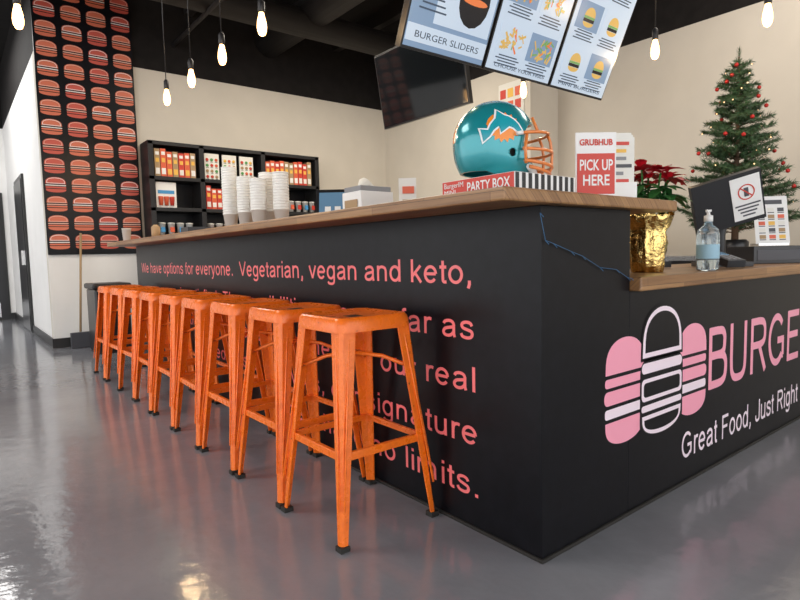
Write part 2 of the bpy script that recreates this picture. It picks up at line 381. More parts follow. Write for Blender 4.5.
for k in range(1,9):
    o=D.objects.new('bar_stool',st.data); C.collection.objects.link(o)
    md=o.modifiers.new('b','BEVEL'); md.width=.0015; md.segments=2; md.limit_method='ANGLE'
    o.location=(-.235+random.uniform(-.006,.006),.665+.446*k+random.uniform(-.008,.008),0); o.rotation_euler[2]=rad(random.uniform(-1.5,1.5))
# ---------------------------------------------------------------- burger mural
def burger_icon(b,cx,z0,w,h,y,m1,m2):
    def F(pts,m,yy=y): b.poly([(p[0],yy,p[1]) for p in pts],m)
    F(dome(cx,z0+h*.56,w,h*.44,12),m1)
    F(rrect(cx-w/2,cx+w/2,z0+h*.43,z0+h*.49,h*.028,3),m2)
    F(rrect(cx-w/2,cx+w/2,z0+h*.27,z0+h*.38,h*.05,3),m1)
    F([(p[0],z0+h*.22-(p[1]-z0-h*.56)*.5) for p in dome(cx,z0+h*.56,w,h*.44,12)],m1)
    o=dome(cx,z0+h*.58,w*.9,h*.38,12); ringpoly(b,o,scale(o,.006),m2,y-.001)
M['mred']=mat('mural_red',(.56,.09,.06),.5); M['mor']=mat('mural_orange',(.64,.16,.085),.5); M['mline']=mat('mural_line',(.78,.5,.42),.5)
b=MB(); b.bx((XL-.005,YB-.045,1.06),(.50,YB-.013,CH),'black')
for r in range(15):
    for c in range(4):
        cx=XL+.115+c*.256; z0=1.12+r*.212; k=(r*3+c*2+r//3)%3
        burger_icon(b,cx,z0,.200,.170,YB-.047,'mred' if k==1 else 'mor','mline' if (r+c)%3 else 'white')
b.done('burger_mural_panel')
# ---------------------------------------------------------------- shelves
sh=empty('wall_shelf_unit')
b=MB(); x0,x1=.56,2.80; ys=YB-.36; zb=.95; zt=2.38
b.bx((x0,YB-.03,zb),(x1,YB-.014,zt),'black')
xs=[x0,1.16,1.98,x1]
for x in xs: b.bx((x-.03,ys,zb),(x+.03,YB-.03,zt),'blackm')
zs=[.97,1.25,1.58,1.95,zt-.02]
for z in zs: b.bx((x0-.03,ys,z-.022),(x1+.03,YB-.03,z+.022),'blackm')
b.done('shelf_frame',sh,.003)
b=MB()
rng=random.Random(11)
for zi,z in enumerate(zs[1:-1]):
    hgt=zs[zi+2]-z-.05
    for ci in range(3):
        xa,xb=xs[ci]+.05,xs[ci+1]-.05; x=xa
        kind=[[2,2,2],[2,0,2],[0,1,0]][zi][ci]
        if zi==1 and ci==0: kind=3
        while x<xb-.06:
            if kind==0:
                w=.07; h=hgt*rng.uniform(.8,.92); b.bx((x,ys+.04,z+.023),(x+w-.008,ys+.2,z+.023+h),rng.choice(['orangered','red','orangered','kraft']))
                b.bx((x+.008,ys+.037,z+.05),(x+w-.016,ys+.0395,z+.05+h*.22),rng.choice(['white','yellow','paper'])); b.bx((x+.012,ys+.037,z+.06+h*.4),(x+w-.02,ys+.0395,z+.06+h*.55),'yellow')
                b.bx((x+.01,ys+.037,z+.06+h*.66),(x+w-.018,ys+.0395,z+.06+h*.78),'white'); x+=w
            elif kind==1:
                w=.2
                if x+w>xb: break
                b.bx((x,ys+.05,z+.023),(x+w-.015,ys+.07,z+.023+hgt*.9),'paper')
                for q in range(4):
                    for p in range(3):
                        b.lathe([(.001,.003),(.02,.002),(.02,0)],(x+.033+p*.058,ys+.049,z+.06+q*.07),rng.choice(['kraft','red','yellow','green','orangered']),10,R=Euler((rad(90),0,0)).to_matrix())
                        b.bx((x+.016+p*.058,ys+.047,z+.03+q*.07),(x+.05+p*.058,ys+.0495,z+.036+q*.07),'dgrey')
                x+=w+.03
            elif kind==3:
                w=.25
                if x+w>xb+.02: break
                b.bx((x,ys+.05,z+.023),(x+w-.015,ys+.07,z+.023+hgt*.95),'white')
                for u in range(3): 
                    b.lathe([(.022,0),(.03,.1),(.03,.105)],(x+.05+u*.065,ys+.045,z+.05),rng.choice(['orangered','yellow','kraft','red']),10)
                b.bx((x+.02,ys+.044,z+.19),(x+w-.04,ys+.0495,z+.23),'blue'); x+=w+.02
            else:
                w=.11
                b.lathe([(.03,0),(.042,.14),(.045,.14),(.045,.15),(.02,.155)],(x+.06,ys+.1,z+.023),'foam',14); b.bx((x+.035,ys+.052,z+.06),(x+.085,ys+.06,z+.12),rng.choice(['red','blue','orangered'])); x+=w
b.done('shelf_goods',sh)
b=MB(); b.bx((x0-.03,YB-.75,0),(x1+.8,YB-.04,.86),'chrome'); b.bx((x0-.05,YB-.8,.86),(x1+.85,YB-.03,.9),'chrome'); b.done('back_work_table',bevel=.004)
# ---------------------------------------------------------------- TV hung from ceiling
tv=empty('hanging_television')
b=MB(); b.box((0,0,0),(.045,1.25,.73),'blackp'); 
scr=mat('dark_screen',(.008,.01,.012),.06); b.box((-.024,0,0),(.004,1.22,.70),scr)
b.box((.05,0,0),(.07,.5,.4),'blackm')
o=b.done('tv_body',tv,.004); o.location=(2.26,3.15,2.65); o.rotation_euler=(0,rad(-9),0)
b=MB(); b.tube([(2.34,3.15,2.65),(2.36,3.15,CH-.01)],.03,'blackm',12); b.lathe([(.08,0),(.08,.02)],(2.36,3.15,CH-.022),'blackm',16); b.done('tv_ceiling_pole',tv)
b=MB(); b.bx((XS-.02,3.55,2.40),(XS-.001,3.95,3.10),'paper')
for r in range(4):
    for c in range(3): b.bx((XS-.024,3.59+c*.12,2.45+r*.155),(XS-.0205,3.68+c*.12,2.56+r*.155),['orangered','yellow','red'][(r+c)%3])
b.done('wall_poster')
b=MB(); b.bx((XS-.012,4.9,1.55),(XS-.001,5.0,1.68),'paper'); b.bx((XS-.014,4.93,1.59),(XS-.012,4.97,1.64),'blackp'); b.done('thermostat')
# ---------------------------------------------------------------- menu boards
def scrmat(name,col,e): return mat(name,tuple(c*.6 for c in col),.25,emit=col,es=e)
SB=scrmat('menu_screen_blue',(.20,.30,.45),.6); SW=scrmat('menu_screen_white',(.50,.60,.72),.66); SD=scrmat('menu_screen_dark',(.01,.01,.015),.2); SY=scrmat('menu_screen_food',(.65,.42,.12),.6); SG=scrmat('menu_screen_grey',(.06,.09,.14),.4); SO=scrmat('menu_screen_orange',(.75,.2,.06),.6); SGr=scrmat('menu_screen_green',(.2,.4,.12),.5)
mb=empty('hanging_menu_boards')
W=.66; Hh=1.12; tilt=rad(24); rng=random.Random(4)
def flat(b,cx,cz,rx,rz,yy,m,n=16,arc=(0,1)):
    b.poly([(cx+rx*math.cos(6.2832*(arc[0]+(arc[1]-arc[0])*a/n)),yy,cz+rz*math.sin(6.2832*(arc[0]+(arc[1]-arc[0])*a/n))) for a in range(n+(1 if arc!=(0,1) else 0))],m)
MBX=.97; MBZ=2.125
for k in range(3):
    b=MB(); b.box((0,0,Hh/2),(W-.012,.05,Hh),'blackp'); b.box((0,-.027,Hh/2),(W-.035,.004,Hh-.03),SB if k==0 else SW)
    yy=-.031
    if k==0:
        b.box((.0,yy,.09),(.62,.002,.09),SW); b.box((.08,yy,.36),(.44,.002,.4),SW)
        flat(b,.13,.33,.12,.14,yy-.002,SD); flat(b,.13,.33,.1,.02,yy-.004,SO)
        for q in range(12): b.box((-.16,yy-.002,.22+q*.03),(.2-.03*(q%3),.002,.009),SG)
        b.box((0,yy,.85),(.56,.002,.42),SW)
        for q in range(3): flat(b,-.18+q*.18,.85,.07,.07,yy-.002,SY)
    else:
        b.box((0,yy,1.0),(.56,.002,.12),SB)
        for q in range(3):
            for p in range(2):
                cx,cz=-.145+p*.29,.20+q*.29
                b.box((cx,yy,cz),(.26,.002,.17),SB if (p+q)%2 else SW)
                if k==1:
                    for u in range(26): b.box((cx+rng.uniform(-.09,.09),yy-.002-u*.0002,cz+rng.uniform(-.055,.055)),(rng.uniform(.03,.06),.0004,rng.uniform(.008,.016)),rng.choice([SY,SY,SY,SO,SGr]),Euler((0,rng.uniform(0,3),0)).to_matrix())
                else:
                    flat(b,cx,cz,.06,.055,yy-.002,SY,16,(0,.5)); b.box((cx,yy-.002,cz-.008),(.12,.0005,.014),SGr); b.box((cx,yy-.002,cz-.026),(.12,.0005,.02),SD); flat(b,cx,cz-.038,.06,.03,yy-.002,SY,12,(.5,1))
                for u in range(4): b.box((cx,yy,cz-.145+u*.017),(.22-.05*(u%2),.002,.007),SG)
    o=b.done('menu_screen_%d'%(k+1),mb,.002)
    loc=Vector((MBX+k*(W+.004),1.47,MBZ)); o.location=loc; o.rotation_euler=(tilt,0,0)
    up=(0,-math.sin(tilt),math.cos(tilt))
    def onscr(s,x,z,size,mm,**kw):
        p=loc+Vector((x,0,0))+Vector(up)*z+Vector((0,-math.cos(tilt),-math.sin(tilt)))*.033
        text('screen_text',s,size,p,((1,0,0),up),mm,mb,'CENTER',**kw)
    if k==0: onscr("BURGER SLIDERS",0,.07,.05,SG,fit=.5); onscr("ORDER ONLINE",-.14,.585,.035,SD,fit=.24)
    elif k==1: onscr("CHOOSE YOUR FRIES",0,.035,.03,SG,fit=.5); onscr("SIDES",0,.97,.07,SD)
    else: onscr("MINI BURGERS",0,.035,.03,SG,fit=.5); onscr("COMBOS",0,.97,.07,SD)
b=MB()
for k in range(3):
    for dx in (-.2,.2):
        x=MBX+k*(W+.004)+dx; b.tube([(x,1.47-math.sin(tilt)*.5+.05,MBZ+.5),(x,1.3,4.06)],.009,'blackm',8)
b.bx((MBX-.35,1.26,4.05),(MBX+2.05,1.34,CH-.001),'blackm'); b.done('menu_board_frame',mb)
# ---------------------------------------------------------------- pendants
glow=mat('warm_bulb_glass',(1,.6,.3),.2,emit=(1,.56,.22),es=7)
def pendant(x,y,z=2.44,lit=True):
    r=empty('pendant_lamp',(0,0,0)); b=MB()
    b.tube([(x,y,CH),(x,y,z+.16)],.004,'blackp',6); b.lathe([(.001,0),(.05,0),(.045,.025),(.01,.03)],(x,y,CH-.03),'blackp',16)
    b.lathe([(.018,.0),(.022,.005),(.022,.07),(.012,.085),(.004,.09)],(x,y,z+.085),'blackm',14)
    b.lathe([(.002,-.06),(.018,-.052),(.028,-.03),(.031,-.005),(.028,.03),(.020,.065),(.015,.088)],(x,y,z),glow,16)
    b.done('cord_and_bulb',r)
    if lit:
        l=D.lights.new('bulb_light','POINT'); l.energy=6; l.color=(1,.68,.36); l.shadow_soft_size=.035
        lo=D.objects.new('bulb_light',l); C.collection.objects.link(lo); lo.location=(x,y,z-.11); lo.parent=r
for y in (1.05,1.72,2.39,3.06,3.73,4.4): pendant(.28,y)
pendant(-.96,3.1,2.43)
for y in (.41,1.16,2.41): pendant(2.88,y,2.45)
# ---------------------------------------------------------------- party box
pb=empty('party_box'); BZ=ST+.001; BT=BZ+.05
b=MB(); b.bx((-.12,0,BZ),(.17,.295,BT),'white')
b.bx((-.1215,0,BZ),(-.1202,.295,BT),'red'); b.bx((-.1215,-.0015,BT),(.17,.295,BT+.0008),'white')
for k in range(10):
    x=-.115+k*.029; b.bx((x,-.0015,BZ+.001),(x+.015,-.0002,BT),'blackp')
b.done('box_carton',pb)
BL=((0,-1,0),(0,0,1))
text('box_label',"PARTY BOX",.042,(-.1225,.185,BZ+.010),BL,'white',pb,fit=.17,bold=.0005)
text('box_brand',"BurgerIM",.023,(-.1225,.287,BZ+.029),BL,'white',pb,fit=.085)
text('box_brand_sub',"MINI",.021,(-.1225,.287,BZ+.008),BL,'white',pb,fit=.05)
# ---------------------------------------------------------------- helmet
def helmet_mat():
    m,nt,b=newmat('teal_helmet_shell')
    N=nt.nodes; Lk=nt.links
    tc=N.new('ShaderNodeTexCoord'); s=N.new('ShaderNodeSeparateXYZ'); Lk.new(tc.outputs['Object'],s.inputs[0])
    def ma(op,a,bv=None):
        n=N.new('ShaderNodeMath'); n.operation=op
        for i,v in enumerate((a,bv)):
            if v is None: continue
            if isinstance(v,(int,float)): n.inputs[i].default_value=v
            else: Lk.new(v,n.inputs[i])
        return n.outputs[0]
    X,Y,Z=s.outputs
    ay=ma('ABSOLUTE',Y)
    st1=ma('MULTIPLY',ma('LESS_THAN',ay,.020),ma('GREATER_THAN',Z,.0)); st2=ma('MULTIPLY',ma('LESS_THAN',ay,.011),ma('GREATER_THAN',Z,.0))
    def mix(prev,fac,col):
        n=N.new('ShaderNodeMix'); n.data_type='RGBA'; Lk.new(fac,n.inputs[0])
        if isinstance(prev,tuple): n.inputs[6].default_value=prev
        else: Lk.new(prev,n.inputs[6])
        n.inputs[7].default_value=col; return n.outputs[2]
    c=mix((.014,.30,.34,1),st1,(.85,.85,.85,1)); c=mix(c,st2,(.9,.25,.03,1))
    Lk.new(c,b.inputs['Base Color']); b.inputs['Roughness'].default_value=.25; b.inputs['Metallic'].default_value=.3; b.inputs['Coat Weight'].default_value=.8
    return m
hel=empty('football_helmet')
HZR=.134
def make_helmet():
    b=MB(); nl,nn=40,64; i=b.mi(helmet_mat()); rings=[]
    for a in range(1,nl):
        ph=math.pi/2-math.pi*a/nl; cz=math.cos(ph); f=cz if ph>0 else max(cz,.001)**.5
        ring=[]
        for q in range(nn):
            t=2*math.pi*q/nn; x=math.cos(t); yv=math.sin(t)
            xr=.130 if x>0 else .140
            z=HZR*math.sin(ph)
            ring.append(b.bm.verts.new((x*xr*f,yv*.116*f,z)))
        rings.append(ring)
    top=b.bm.verts.new((0,0,HZR)); bot=b.bm.verts.new((0,0,-HZR))
    for A_,B in zip(rings,rings[1:]):
        for q in range(nn):
            fc=b.bm.faces.new([A_[q],B[q],B[(q+1)%nn],A_[(q+1)%nn]]); fc.smooth=True; fc.material_index=i
    for q in range(nn):
        b.bm.faces.new([top,rings[0][q],rings[0][(q+1)%nn]]).smooth=True
        b.bm.faces.new([bot,rings[-1][(q+1)%nn],rings[-1][q]])
    sh=b.done('helmet_shell_tmp'); md=sh.modifiers.new('s','SOLIDIFY'); md.thickness=.007; md.offset=-1
    def cutter(prof,y0,y1):
        c=MB(); n=len(prof); A_=[c.bm.verts.new((p[0],y0,p[1])) for p in prof]; B=[c.bm.verts.new((p[0],y1,p[1])) for p in prof]
        c.bm.faces.new(A_); c.bm.faces.new(B[::-1])
        for k in range(n): c.bm.faces.new([A_[k],B[k],B[(k+1)%n],A_[(k+1)%n]])
        return c.done('cut')
    cs=[cutter([(.115,.056),(.085,.046),(.064,.022),(.058,-.012),(.062,-.040),(.078,-.058),(.1,-.066),(.113,-.080),(.110,-.098),(.09,-.110),(.02,-.114),(-.03,-.108),(-.055,-.098),(-.10,-.095),(-.25,-.095),(-.25,-.3),(.25,-.3),(.25,.056)],-.3,.3),
        cutter([(.02+.010*math.cos(a/12*6.283),-.045+.012*math.sin(a/12*6.283)) for a in range(12)],-.3,.3)]
    for c in cs:
        m=sh.modifiers.new('b','BOOLEAN'); m.object=c; m.operation='DIFFERENCE'; m.solver='EXACT'
    C.view_layer.update()
    me=D.meshes.new_from_object(sh.evaluated_get(C.evaluated_depsgraph_get()))
    for c in cs: D.objects.remove(c)
    D.objects.remove(sh)
    me.name='helmet_shell'
    o=D.objects.new('helmet_shell',me); C.collection.objects.link(o); o.parent=hel
    b=MB(); prof=[(.001,.118),(.05,.11),(.085,.085),(.103,.04),(.106,0),(.104,-.05)]
    b.lathe(prof,(-.008,0,-.003),'rubber_and_hole',28,mfun=lambda p,a,n: Vector((p.x*1.08 if p.x<0 else min(p.x*1.08,.06 if p.z<.06 else p.x),p.y*.96,p.z)))
    b.done('helmet_liner',hel)
    om=mat('orange_facemask',(.80,.22,.04),.3,coat=.5)
    dol=[(.050,-.008),(.040,.008),(.028,.020),(.014,.028),(.004,.031),(-.014,.046),(-.009,.029),(-.022,.021),(-.034,.007),(-.041,-.008),(-.060,-.004),(-.050,-.017),(-.053,-.038),(-.038,-.024),(-.028,-.009),(-.014,.002),(.0,.005),(-.008,-.016),(.014,.001),(.026,-.003),(.038,-.013)]
    def grow(Pp,d):
        out=[]; n=len(Pp)
        for k in range(n):
            a,bb,c=Vector(Pp[k-1]),Vector(Pp[k]),Vector(Pp[(k+1)%n]); e1=(bb-a).normalized(); e2=(c-bb).normalized()
            nn_=Vector(((e1.y+e2.y),-(e1.x+e2.x))); nn_.normalize(); s_=max(.6,math.sqrt(max(.01,(1+e1.dot(e2))/2)))
            out.append((bb.x+nn_.x*d/s_,bb.y+nn_.y*d/s_))
        return out
    sun=[((.042 if k%2 else .032)*math.cos(6.2832*k/32)*1.1,(.042 if k%2 else .032)*math.sin(6.2832*k/32)) for k in range(32)]
    dw=mat('decal_white',(.88,.9,.9),.25); do=mat('decal_orange',(.9,.27,.03),.25); dt=mat('decal_aqua',(.015,.33,.40),.25)
    bd=MB(); cx,cz=-.008,.030
    for Pp,mm,off in ((sun,do,.0010),(grow(dol,.0042),dw,.0017),(dol,dt,.0024)):
        mi_=bd.mi(mm)
        for sg in (-1,1):
            t=bmesh.new(); vs=[t.verts.new((p[0]*1.15+cx,0,p[1]*1.15+cz)) for p in Pp]; t.faces.new(vs)
            bmesh.ops.triangulate(t,faces=t.faces[:]); bmesh.ops.subdivide_edges(t,edges=t.edges[:],cuts=5,use_grid_fill=True); bmesh.ops.triangulate(t,faces=t.faces[:])
            mp={}
            for v in t.verts:
                x,z=v.co.x,v.co.z; xr=.130 if x>0 else .140
                if z>=0: f2=1-(z/HZR)**2
                else: f2=(1-(z/HZR)**2)**.5
                yv=.116*math.sqrt(max(0,f2-(x/xr)**2)); n=Vector((x/xr**2,yv/.116**2,max(z,0)/HZR**2)).normalized()
                q=Vector((x,yv,z))+n*off; q.y*=sg; mp[v]=bd.bm.verts.new(q)
            for f in t.faces:
                ff=bd.bm.faces.new([mp[v] for v in f.verts]); ff.material_index=mi_; ff.smooth=True
            t.free()
    bd.done('dolphin_decal',hel,recalc=False)
    b=MB()
    def bar_(z,th,zc=0,ex=0):
        return [( .05+(.125+ex)*math.cos(t),.118*math.sin(t),z+zc*math.cos(t)) for t in [rad(-th+2*th*k/20) for k in range(21)]]
    b.tube(bar_(.012,92,.012,-.005),.0052,om,8); b.tube(bar_(-.035,90,0,.008),.0052,om,8); b.tube(bar_(-.07,88,-.012,.008),.0055,om,8); b.tube(bar_(-.086,80,-.02,.0),.0055,om,8)
    for yv in (-.035,.035):
        b.tube([(.161,yv,.024),(.171,yv,-.0),(.177,yv,-.04),(.175,yv,-.08),(.165,yv,-.106)],.005,om,8)
    for sg in (-1,1):
        b.tube([(.065,sg*.112,.012),(.057,sg*.12,-.035),(.06,sg*.117,-.08)],.005,om,8)
        b.tube([(.05,sg*.118,.012),(.03,sg*.119,.01)],.006,'white',8)
        b.tube([(.105,sg*.098,.02),(.092,sg*.085,.064)],.005,om,8)
    b.tube([(.08,-.09,-.085),(.115,-.04,-.098),(.12,0,-.10),(.115,.04,-.098),(.08,.09,-.085)],.010,'white',8)
    b.done('helmet_facemask',hel)
make_helmet(); hel.scale=(.97,.97,.97); hel.location=(-.012,.165,BT+.1135); hel.rotation_euler=(0,0,rad(-31))
# ---------------------------------------------------------------- pick up sign
ps=empty('pickup_sign',(.33,.03,ST+.001)); ps.rotation_euler[2]=rad(-36)
b=MB(); b.box((0,0,.108),(.138,.006,.212),'white'); b.box((0,.03,.004),(.138,.08,.006),'white'); b.box((0,-.004,.078),(.128,.002,.134),'red'); b.done('sign_plate',ps,.001)
text('sign_title',"GRUBHUB",.028,(0,-.0045,.172),BX,'red',ps,'CENTER',fit=.112,bold=.0008)
for k,w in enumerate(("PICK UP","HERE")): text('sign_word_%d'%k,w,.05,(0,-.0055,.090-k*.05),BX,'white',ps,'CENTER',bold=.0008,fit=(.112 if k==0 else .09))
bh=empty('brochure_holder',(.49,.03,ST+.001)); bh.rotation_euler[2]=rad(-35)
b=MB()
for k in range(3):
    b.box((0,.01+k*.012,.11+k*.010),(.1,.006,.215),'paper')
for q in range(7): b.box((-.01+.01*(q%2),.0055,.04+q*.026),(.08-.02*(q%3),.001,.012),['grey','red','grey','dgrey','grey','yellow','red'][q])
b.box((0,.02,.03),(.11,.05,.06),'white'); b.done('brochures',bh,.001)
# ---------------------------------------------------------------- items on bar
b=MB()
for k,(x,y,h) in enumerate(((.03,2.42,.38),(.12,2.34,.32),(.05,2.24,.31),(.14,2.12,.33),(.05,2.05,.28),(.15,1.96,.30))):
    pr=[(.032,0),(.045,.10),(.048,.10),(.048,.106),(.0455,.107)]
    while pr[-1][1]<h: 
        zz=pr[-1][1]; pr+=[(.0455,zz+.009),(.048,zz+.010),(.048,zz+.015),(.0455,zz+.016)]
    pr.append((.03,pr[-1][1]))
    b.lathe(pr,(x,y,ST+.001),'foam',18)
b.done('foam_cup_stacks')
b=MB(); R=Euler((rad(-18),0,rad(-38))).to_matrix(); cc=Vector((.2,1.43,ST+.09))
b.box(cc,(.22,.014,.16),'blackp',R); scb=mat('tablet_screen',(.05,.1,.16),.15,emit=(.14,.25,.36),es=.5)
b.box(cc+R@Vector((0,-.0085,0)),(.19,.002,.125),scb,R)
for q in range(3): b.box(cc+R@Vector((-.05+.05*q,-.0105,-.03)),(.03,.001,.03),'white',R)
b.box((.22,1.47,ST+.008),(.16,.12,.012),'blackp',Euler((0,0,rad(-38))).to_matrix()); b.done('tablet_stand')
b=MB(); b.box((.14,1.08,ST+.056),(.18,.15,.11),'white'); b.box((.14,1.08,ST+.12),(.17,.13,.03),'grey'); b.box((.047,1.08,ST+.05),(.006,.1,.05),'kraft')
b.tube([(.08,1.05,ST+.13),(.12,1.08,ST+.15),(.19,1.11,ST+.14)],[.01,.03,.012],'paper',8); b.done('napkin_dispenser',bevel=.01)
b=MB(); R=Euler((0,0,rad(-40))).to_matrix(); b.box((.18,.84,ST+.076),(.075,.02,.15),'paper',R); b.box((.173,.827,ST+.10),(.05,.004,.03),'orangered',R); b.box((.173,.828,ST+.05),(.05,.004,.02),'kraft',R); b.done('loyalty_card_holder')
b=MB(); b.lathe([(.03,0),(.04,.12),(.042,.12),(.042,.125),(.02,.126)],(-.08,4.62,ST+.001),'foam',16); b.lathe([(.035,0),(.035,.1),(.015,.12)],(-.02,3.9,ST+.001),'kraft',14); b.bx((.02,3.22,ST+.001),(.22,3.38,ST+.07),'blackp'); b.done('condiment_cups')
# ---------------------------------------------------------------- broom & bin
b=MB(); b.tube([(-.18,6.30,1.3),(-.26,6.22,.18)],.012,'kraft',8); b.box((-.26,6.22,.09),(.2,.06,.17),'dgrey'); b.done('broom')
b=MB(); b.bx((-.22,5.5,0.001),(.12,5.95,.68),'blackp'); b.bx((-.24,5.48,.68),(.14,5.97,.74),'blackm'); b.done('trash_bin',bevel=.02)
# ---------------------------------------------------------------- poinsettia
po=empty('potted_poinsettia',(.92,.16,.871))
gold=mat('gold_foil',(.85,.6,.22),.22,1,bump=.6,vscale=60)
b=MB(); random.seed(3)
def crump(p,a,n):
    j=random.uniform(-.007,.007)+.006*math.sin(a*2.3); r=math.hypot(p.x,p.y); 
    if r<.01: return p
    return Vector((p.x*(1+j/r),p.y*(1+j/r),p.z+ (random.uniform(-.012,.02) if p.z>.2 else 0)))
b.lathe([(.055,0),(.06,.03),(.066,.06),(.07,.09),(.072,.12),(.07,.145),(.066,.165),(.078,.19),(.092,.215),(.10,.24),(.085,.23),(.05,.2)],(0,0,0),gold,40,mfun=crump); b.done('foil_pot',po)
petal=mat('poinsettia_red',(.50,.008,.02),.45,var=.2,vscale=40); leafm=mat('poinsettia_leaf',(.03,.14,.03),.5,var=.2,vscale=30)
b=MB()
def leaf(c,az,el,L,w,m):
    d=Vector((math.cos(az)*math.cos(el),math.sin(az)*math.cos(el),math.sin(el))); s=Vector((-math.sin(az),math.cos(az),0))
    prof=[(0,.1),(.25,.75),(.5,1),(.75,.6),(1,0)]
    Lp=[]; Rp=[]; Mp=[]
    for t,q in prof:
        p=c+d*L*t+Vector((0,0,-L*.35*t*t)); Lp.append(p+s*w*q/2+Vector((0,0,.12*w*q))); Rp.append(p-s*w*q/2+Vector((0,0,.12*w*q))); Mp.append(p)
    for k in range(4):
        b.poly([Mp[k],Lp[k],Lp[k+1],Mp[k+1]] if k<3 else [Mp[3],Lp[3],Mp[4]],m,True); b.poly([Mp[k],Mp[k+1],Rp[k+1],Rp[k]] if k<3 else [Mp[3],Mp[4],Rp[3]],m,True)
for h in range(8):
    a0=h*2.4; rr=.0 if h==0 else .08; c=Vector((rr*math.cos(a0),rr*math.sin(a0),.39+random.uniform(-.03,.03)+(.04 if h==0 else 0)))
    b.tube([(c.x*.3,c.y*.3,.15),(c.x,c.y,c.z)],.004,leafm,6)
    for k in range(9): leaf(c,a0+k*.7+random.random()*.2,random.uniform(.0,.9),random.uniform(.07,.11),.048,petal)
    for k in range(6): leaf(c-Vector((0,0,.06)),a0+k*1.05,random.uniform(-.4,.2),.10,.05,leafm)
b.done('poinsettia_plant',po)
# ---------------------------------------------------------------- sanitizer
b=MB(); glass=mat('clear_plastic',(.75,.88,.95),.08,trans=.85); sx_,sy_=1.185,.03
b.lathe([(.040,0),(.045,.006),(.045,.15),(.040,.175),(.018,.195),(.016,.21)],(sx_,sy_,.871),glass,24)
b.lathe([(.0455,.05),(.0457,.051),(.0457,.11),(.0455,.111)],(sx_,sy_,.871),mat('sanitizer_label',(.3,.5,.62),.4),24)
b.lathe([(.018,0),(.018,.025),(.008,.028),(.006,.04),(.012,.042),(.012,.05)],(sx_,sy_,1.08),'white',14); b.tube([(sx_,sy_,1.125),(sx_-.035,sy_-.01,1.125),(sx_-.042,sy_-.012,1.116)],.005,'white',8); b.done('hand_sanitizer_bottle')
# ---------------------------------------------------------------- POS
pt=empty('pos_terminal',(1.71,.165,.871)); pt.rotation_euler[2]=rad(-48)
b=MB(); b.box((0,.06,.012),(.22,.22,.024),'blackp'); b.tube([(0,.08,.02),(0,.09,.16),(0,.04,.3)],.028,'blackp',12)
R=Euler((rad(18),rad(-16),0)).to_matrix(); c=Vector((0,.0,.325))
b.box(c,(.33,.035,.26),'blackp',R); b.box(c+R@Vector((0,.019,0)),(.30,.003,.22),scr,R)
b.box(c+R@Vector((.085,-.0195,.0)),(.14,.003,.22),'white',R)
o_=[(.040*math.cos(a/24*6.283),.040*math.sin(a/24*6.283)) for a in range(24)]; i_=[(.034*math.cos(a/24*6.283),.034*math.sin(a/24*6.283)) for a in range(24)]
for k in range(24):
    q=[o_[k],o_[(k+1)%24],i_[(k+1)%24],i_[k]]; b.poly([c+R@Vector((p[0]+.085,-.0225,p[1]+.03)) for p in q],'red')
b.box(c+R@Vector((.085,-.0225,.03)),(.07,.001,.006),'red',R@Euler((0,rad(45),0)).to_matrix())
b.box(c+R@Vector((.085,-.0222,.03)),(.022,.001,.045),'dgrey',R)
for q in range(4): b.box(c+R@Vector((.085,-.0225,-.035-q*.018)),(.12-.02*q,.001,.008),'dgrey',R)
b.done('pos_monitor',pt,.004)
b=MB(); R=Euler((0,0,rad(-35))).to_matrix(); b.box((2.38,.22,.871+.05),(.30,.24,.10),'blackp',R); b.box(Vector((2.38,.22,.92))+R@Vector((0,-.121,0)),(.26,.004,.06),'dgrey',R); b.done('cash_drawer',bevel=.006)
mh=empty('table_menu_holder',(2.38,.19,.972)); mh.rotation_euler[2]=rad(-42)
R=Euler((rad(-10),0,0)).to_matrix()
b=MB(); b.box((0,0,.15),(.19,.004,.28),'white',R)
b.box(Vector((0,0,.14))+R@Vector((0,-.004,.115)),(.13,.001,.025),'dgrey',R)
for q in range(5):
    for p in range(3):
        b.box(Vector((0,0,.14))+R@Vector((-.055+p*.055,-.004,-.09+q*.040)),(.036,.001,.022),['kraft','paper','orangered','dgrey','yellow'][(p*2+q)%5],R)
        b.box(Vector((0,0,.14))+R@Vector((-.055+p*.055,-.004,-.107+q*.040)),(.036,.001,.005),'dgrey',R)
b.box((0,.01,.008),(.17,.09,.014),'chrome'); b.done('menu_card',mh)
b=MB(); R=Euler((0,0,rad(-12))).to_matrix(); b.box((1.38,.46,.888),(.34,.14,.03),'blackp',R)
for r in range(4):
    for k in range(12): b.box(Vector((1.38,.46,.906))+R@Vector((-.15+k*.027,-.05+r*.032,0)),(.021,.026,.008),'grey',R)
b.done('keyboard')
b=MB(); b.box((1.08,.5,.955),(.2,.16,.165),'blackp'); b.box((1.08,.44,1.04),(.16,.06,.012),'paper'); b.done('receipt_printer',bevel=.012)
b=MB(); R=Euler((rad(14),0,rad(-30))).to_matrix(); b.box((1.43,.06,.912),(.09,.16,.035),'blackp',R)
b.box(Vector((1.43,.06,.912))+R@Vector((0,.04,.018)),(.065,.05,.003),scb,R)
for r in range(4):
    for k in range(3): b.box(Vector((1.43,.06,.912))+R@Vector((-.024+k*.024,-.06+r*.018,.019)),(.016,.011,.004),'grey',R)
b.done('card_reader',bevel=.002)
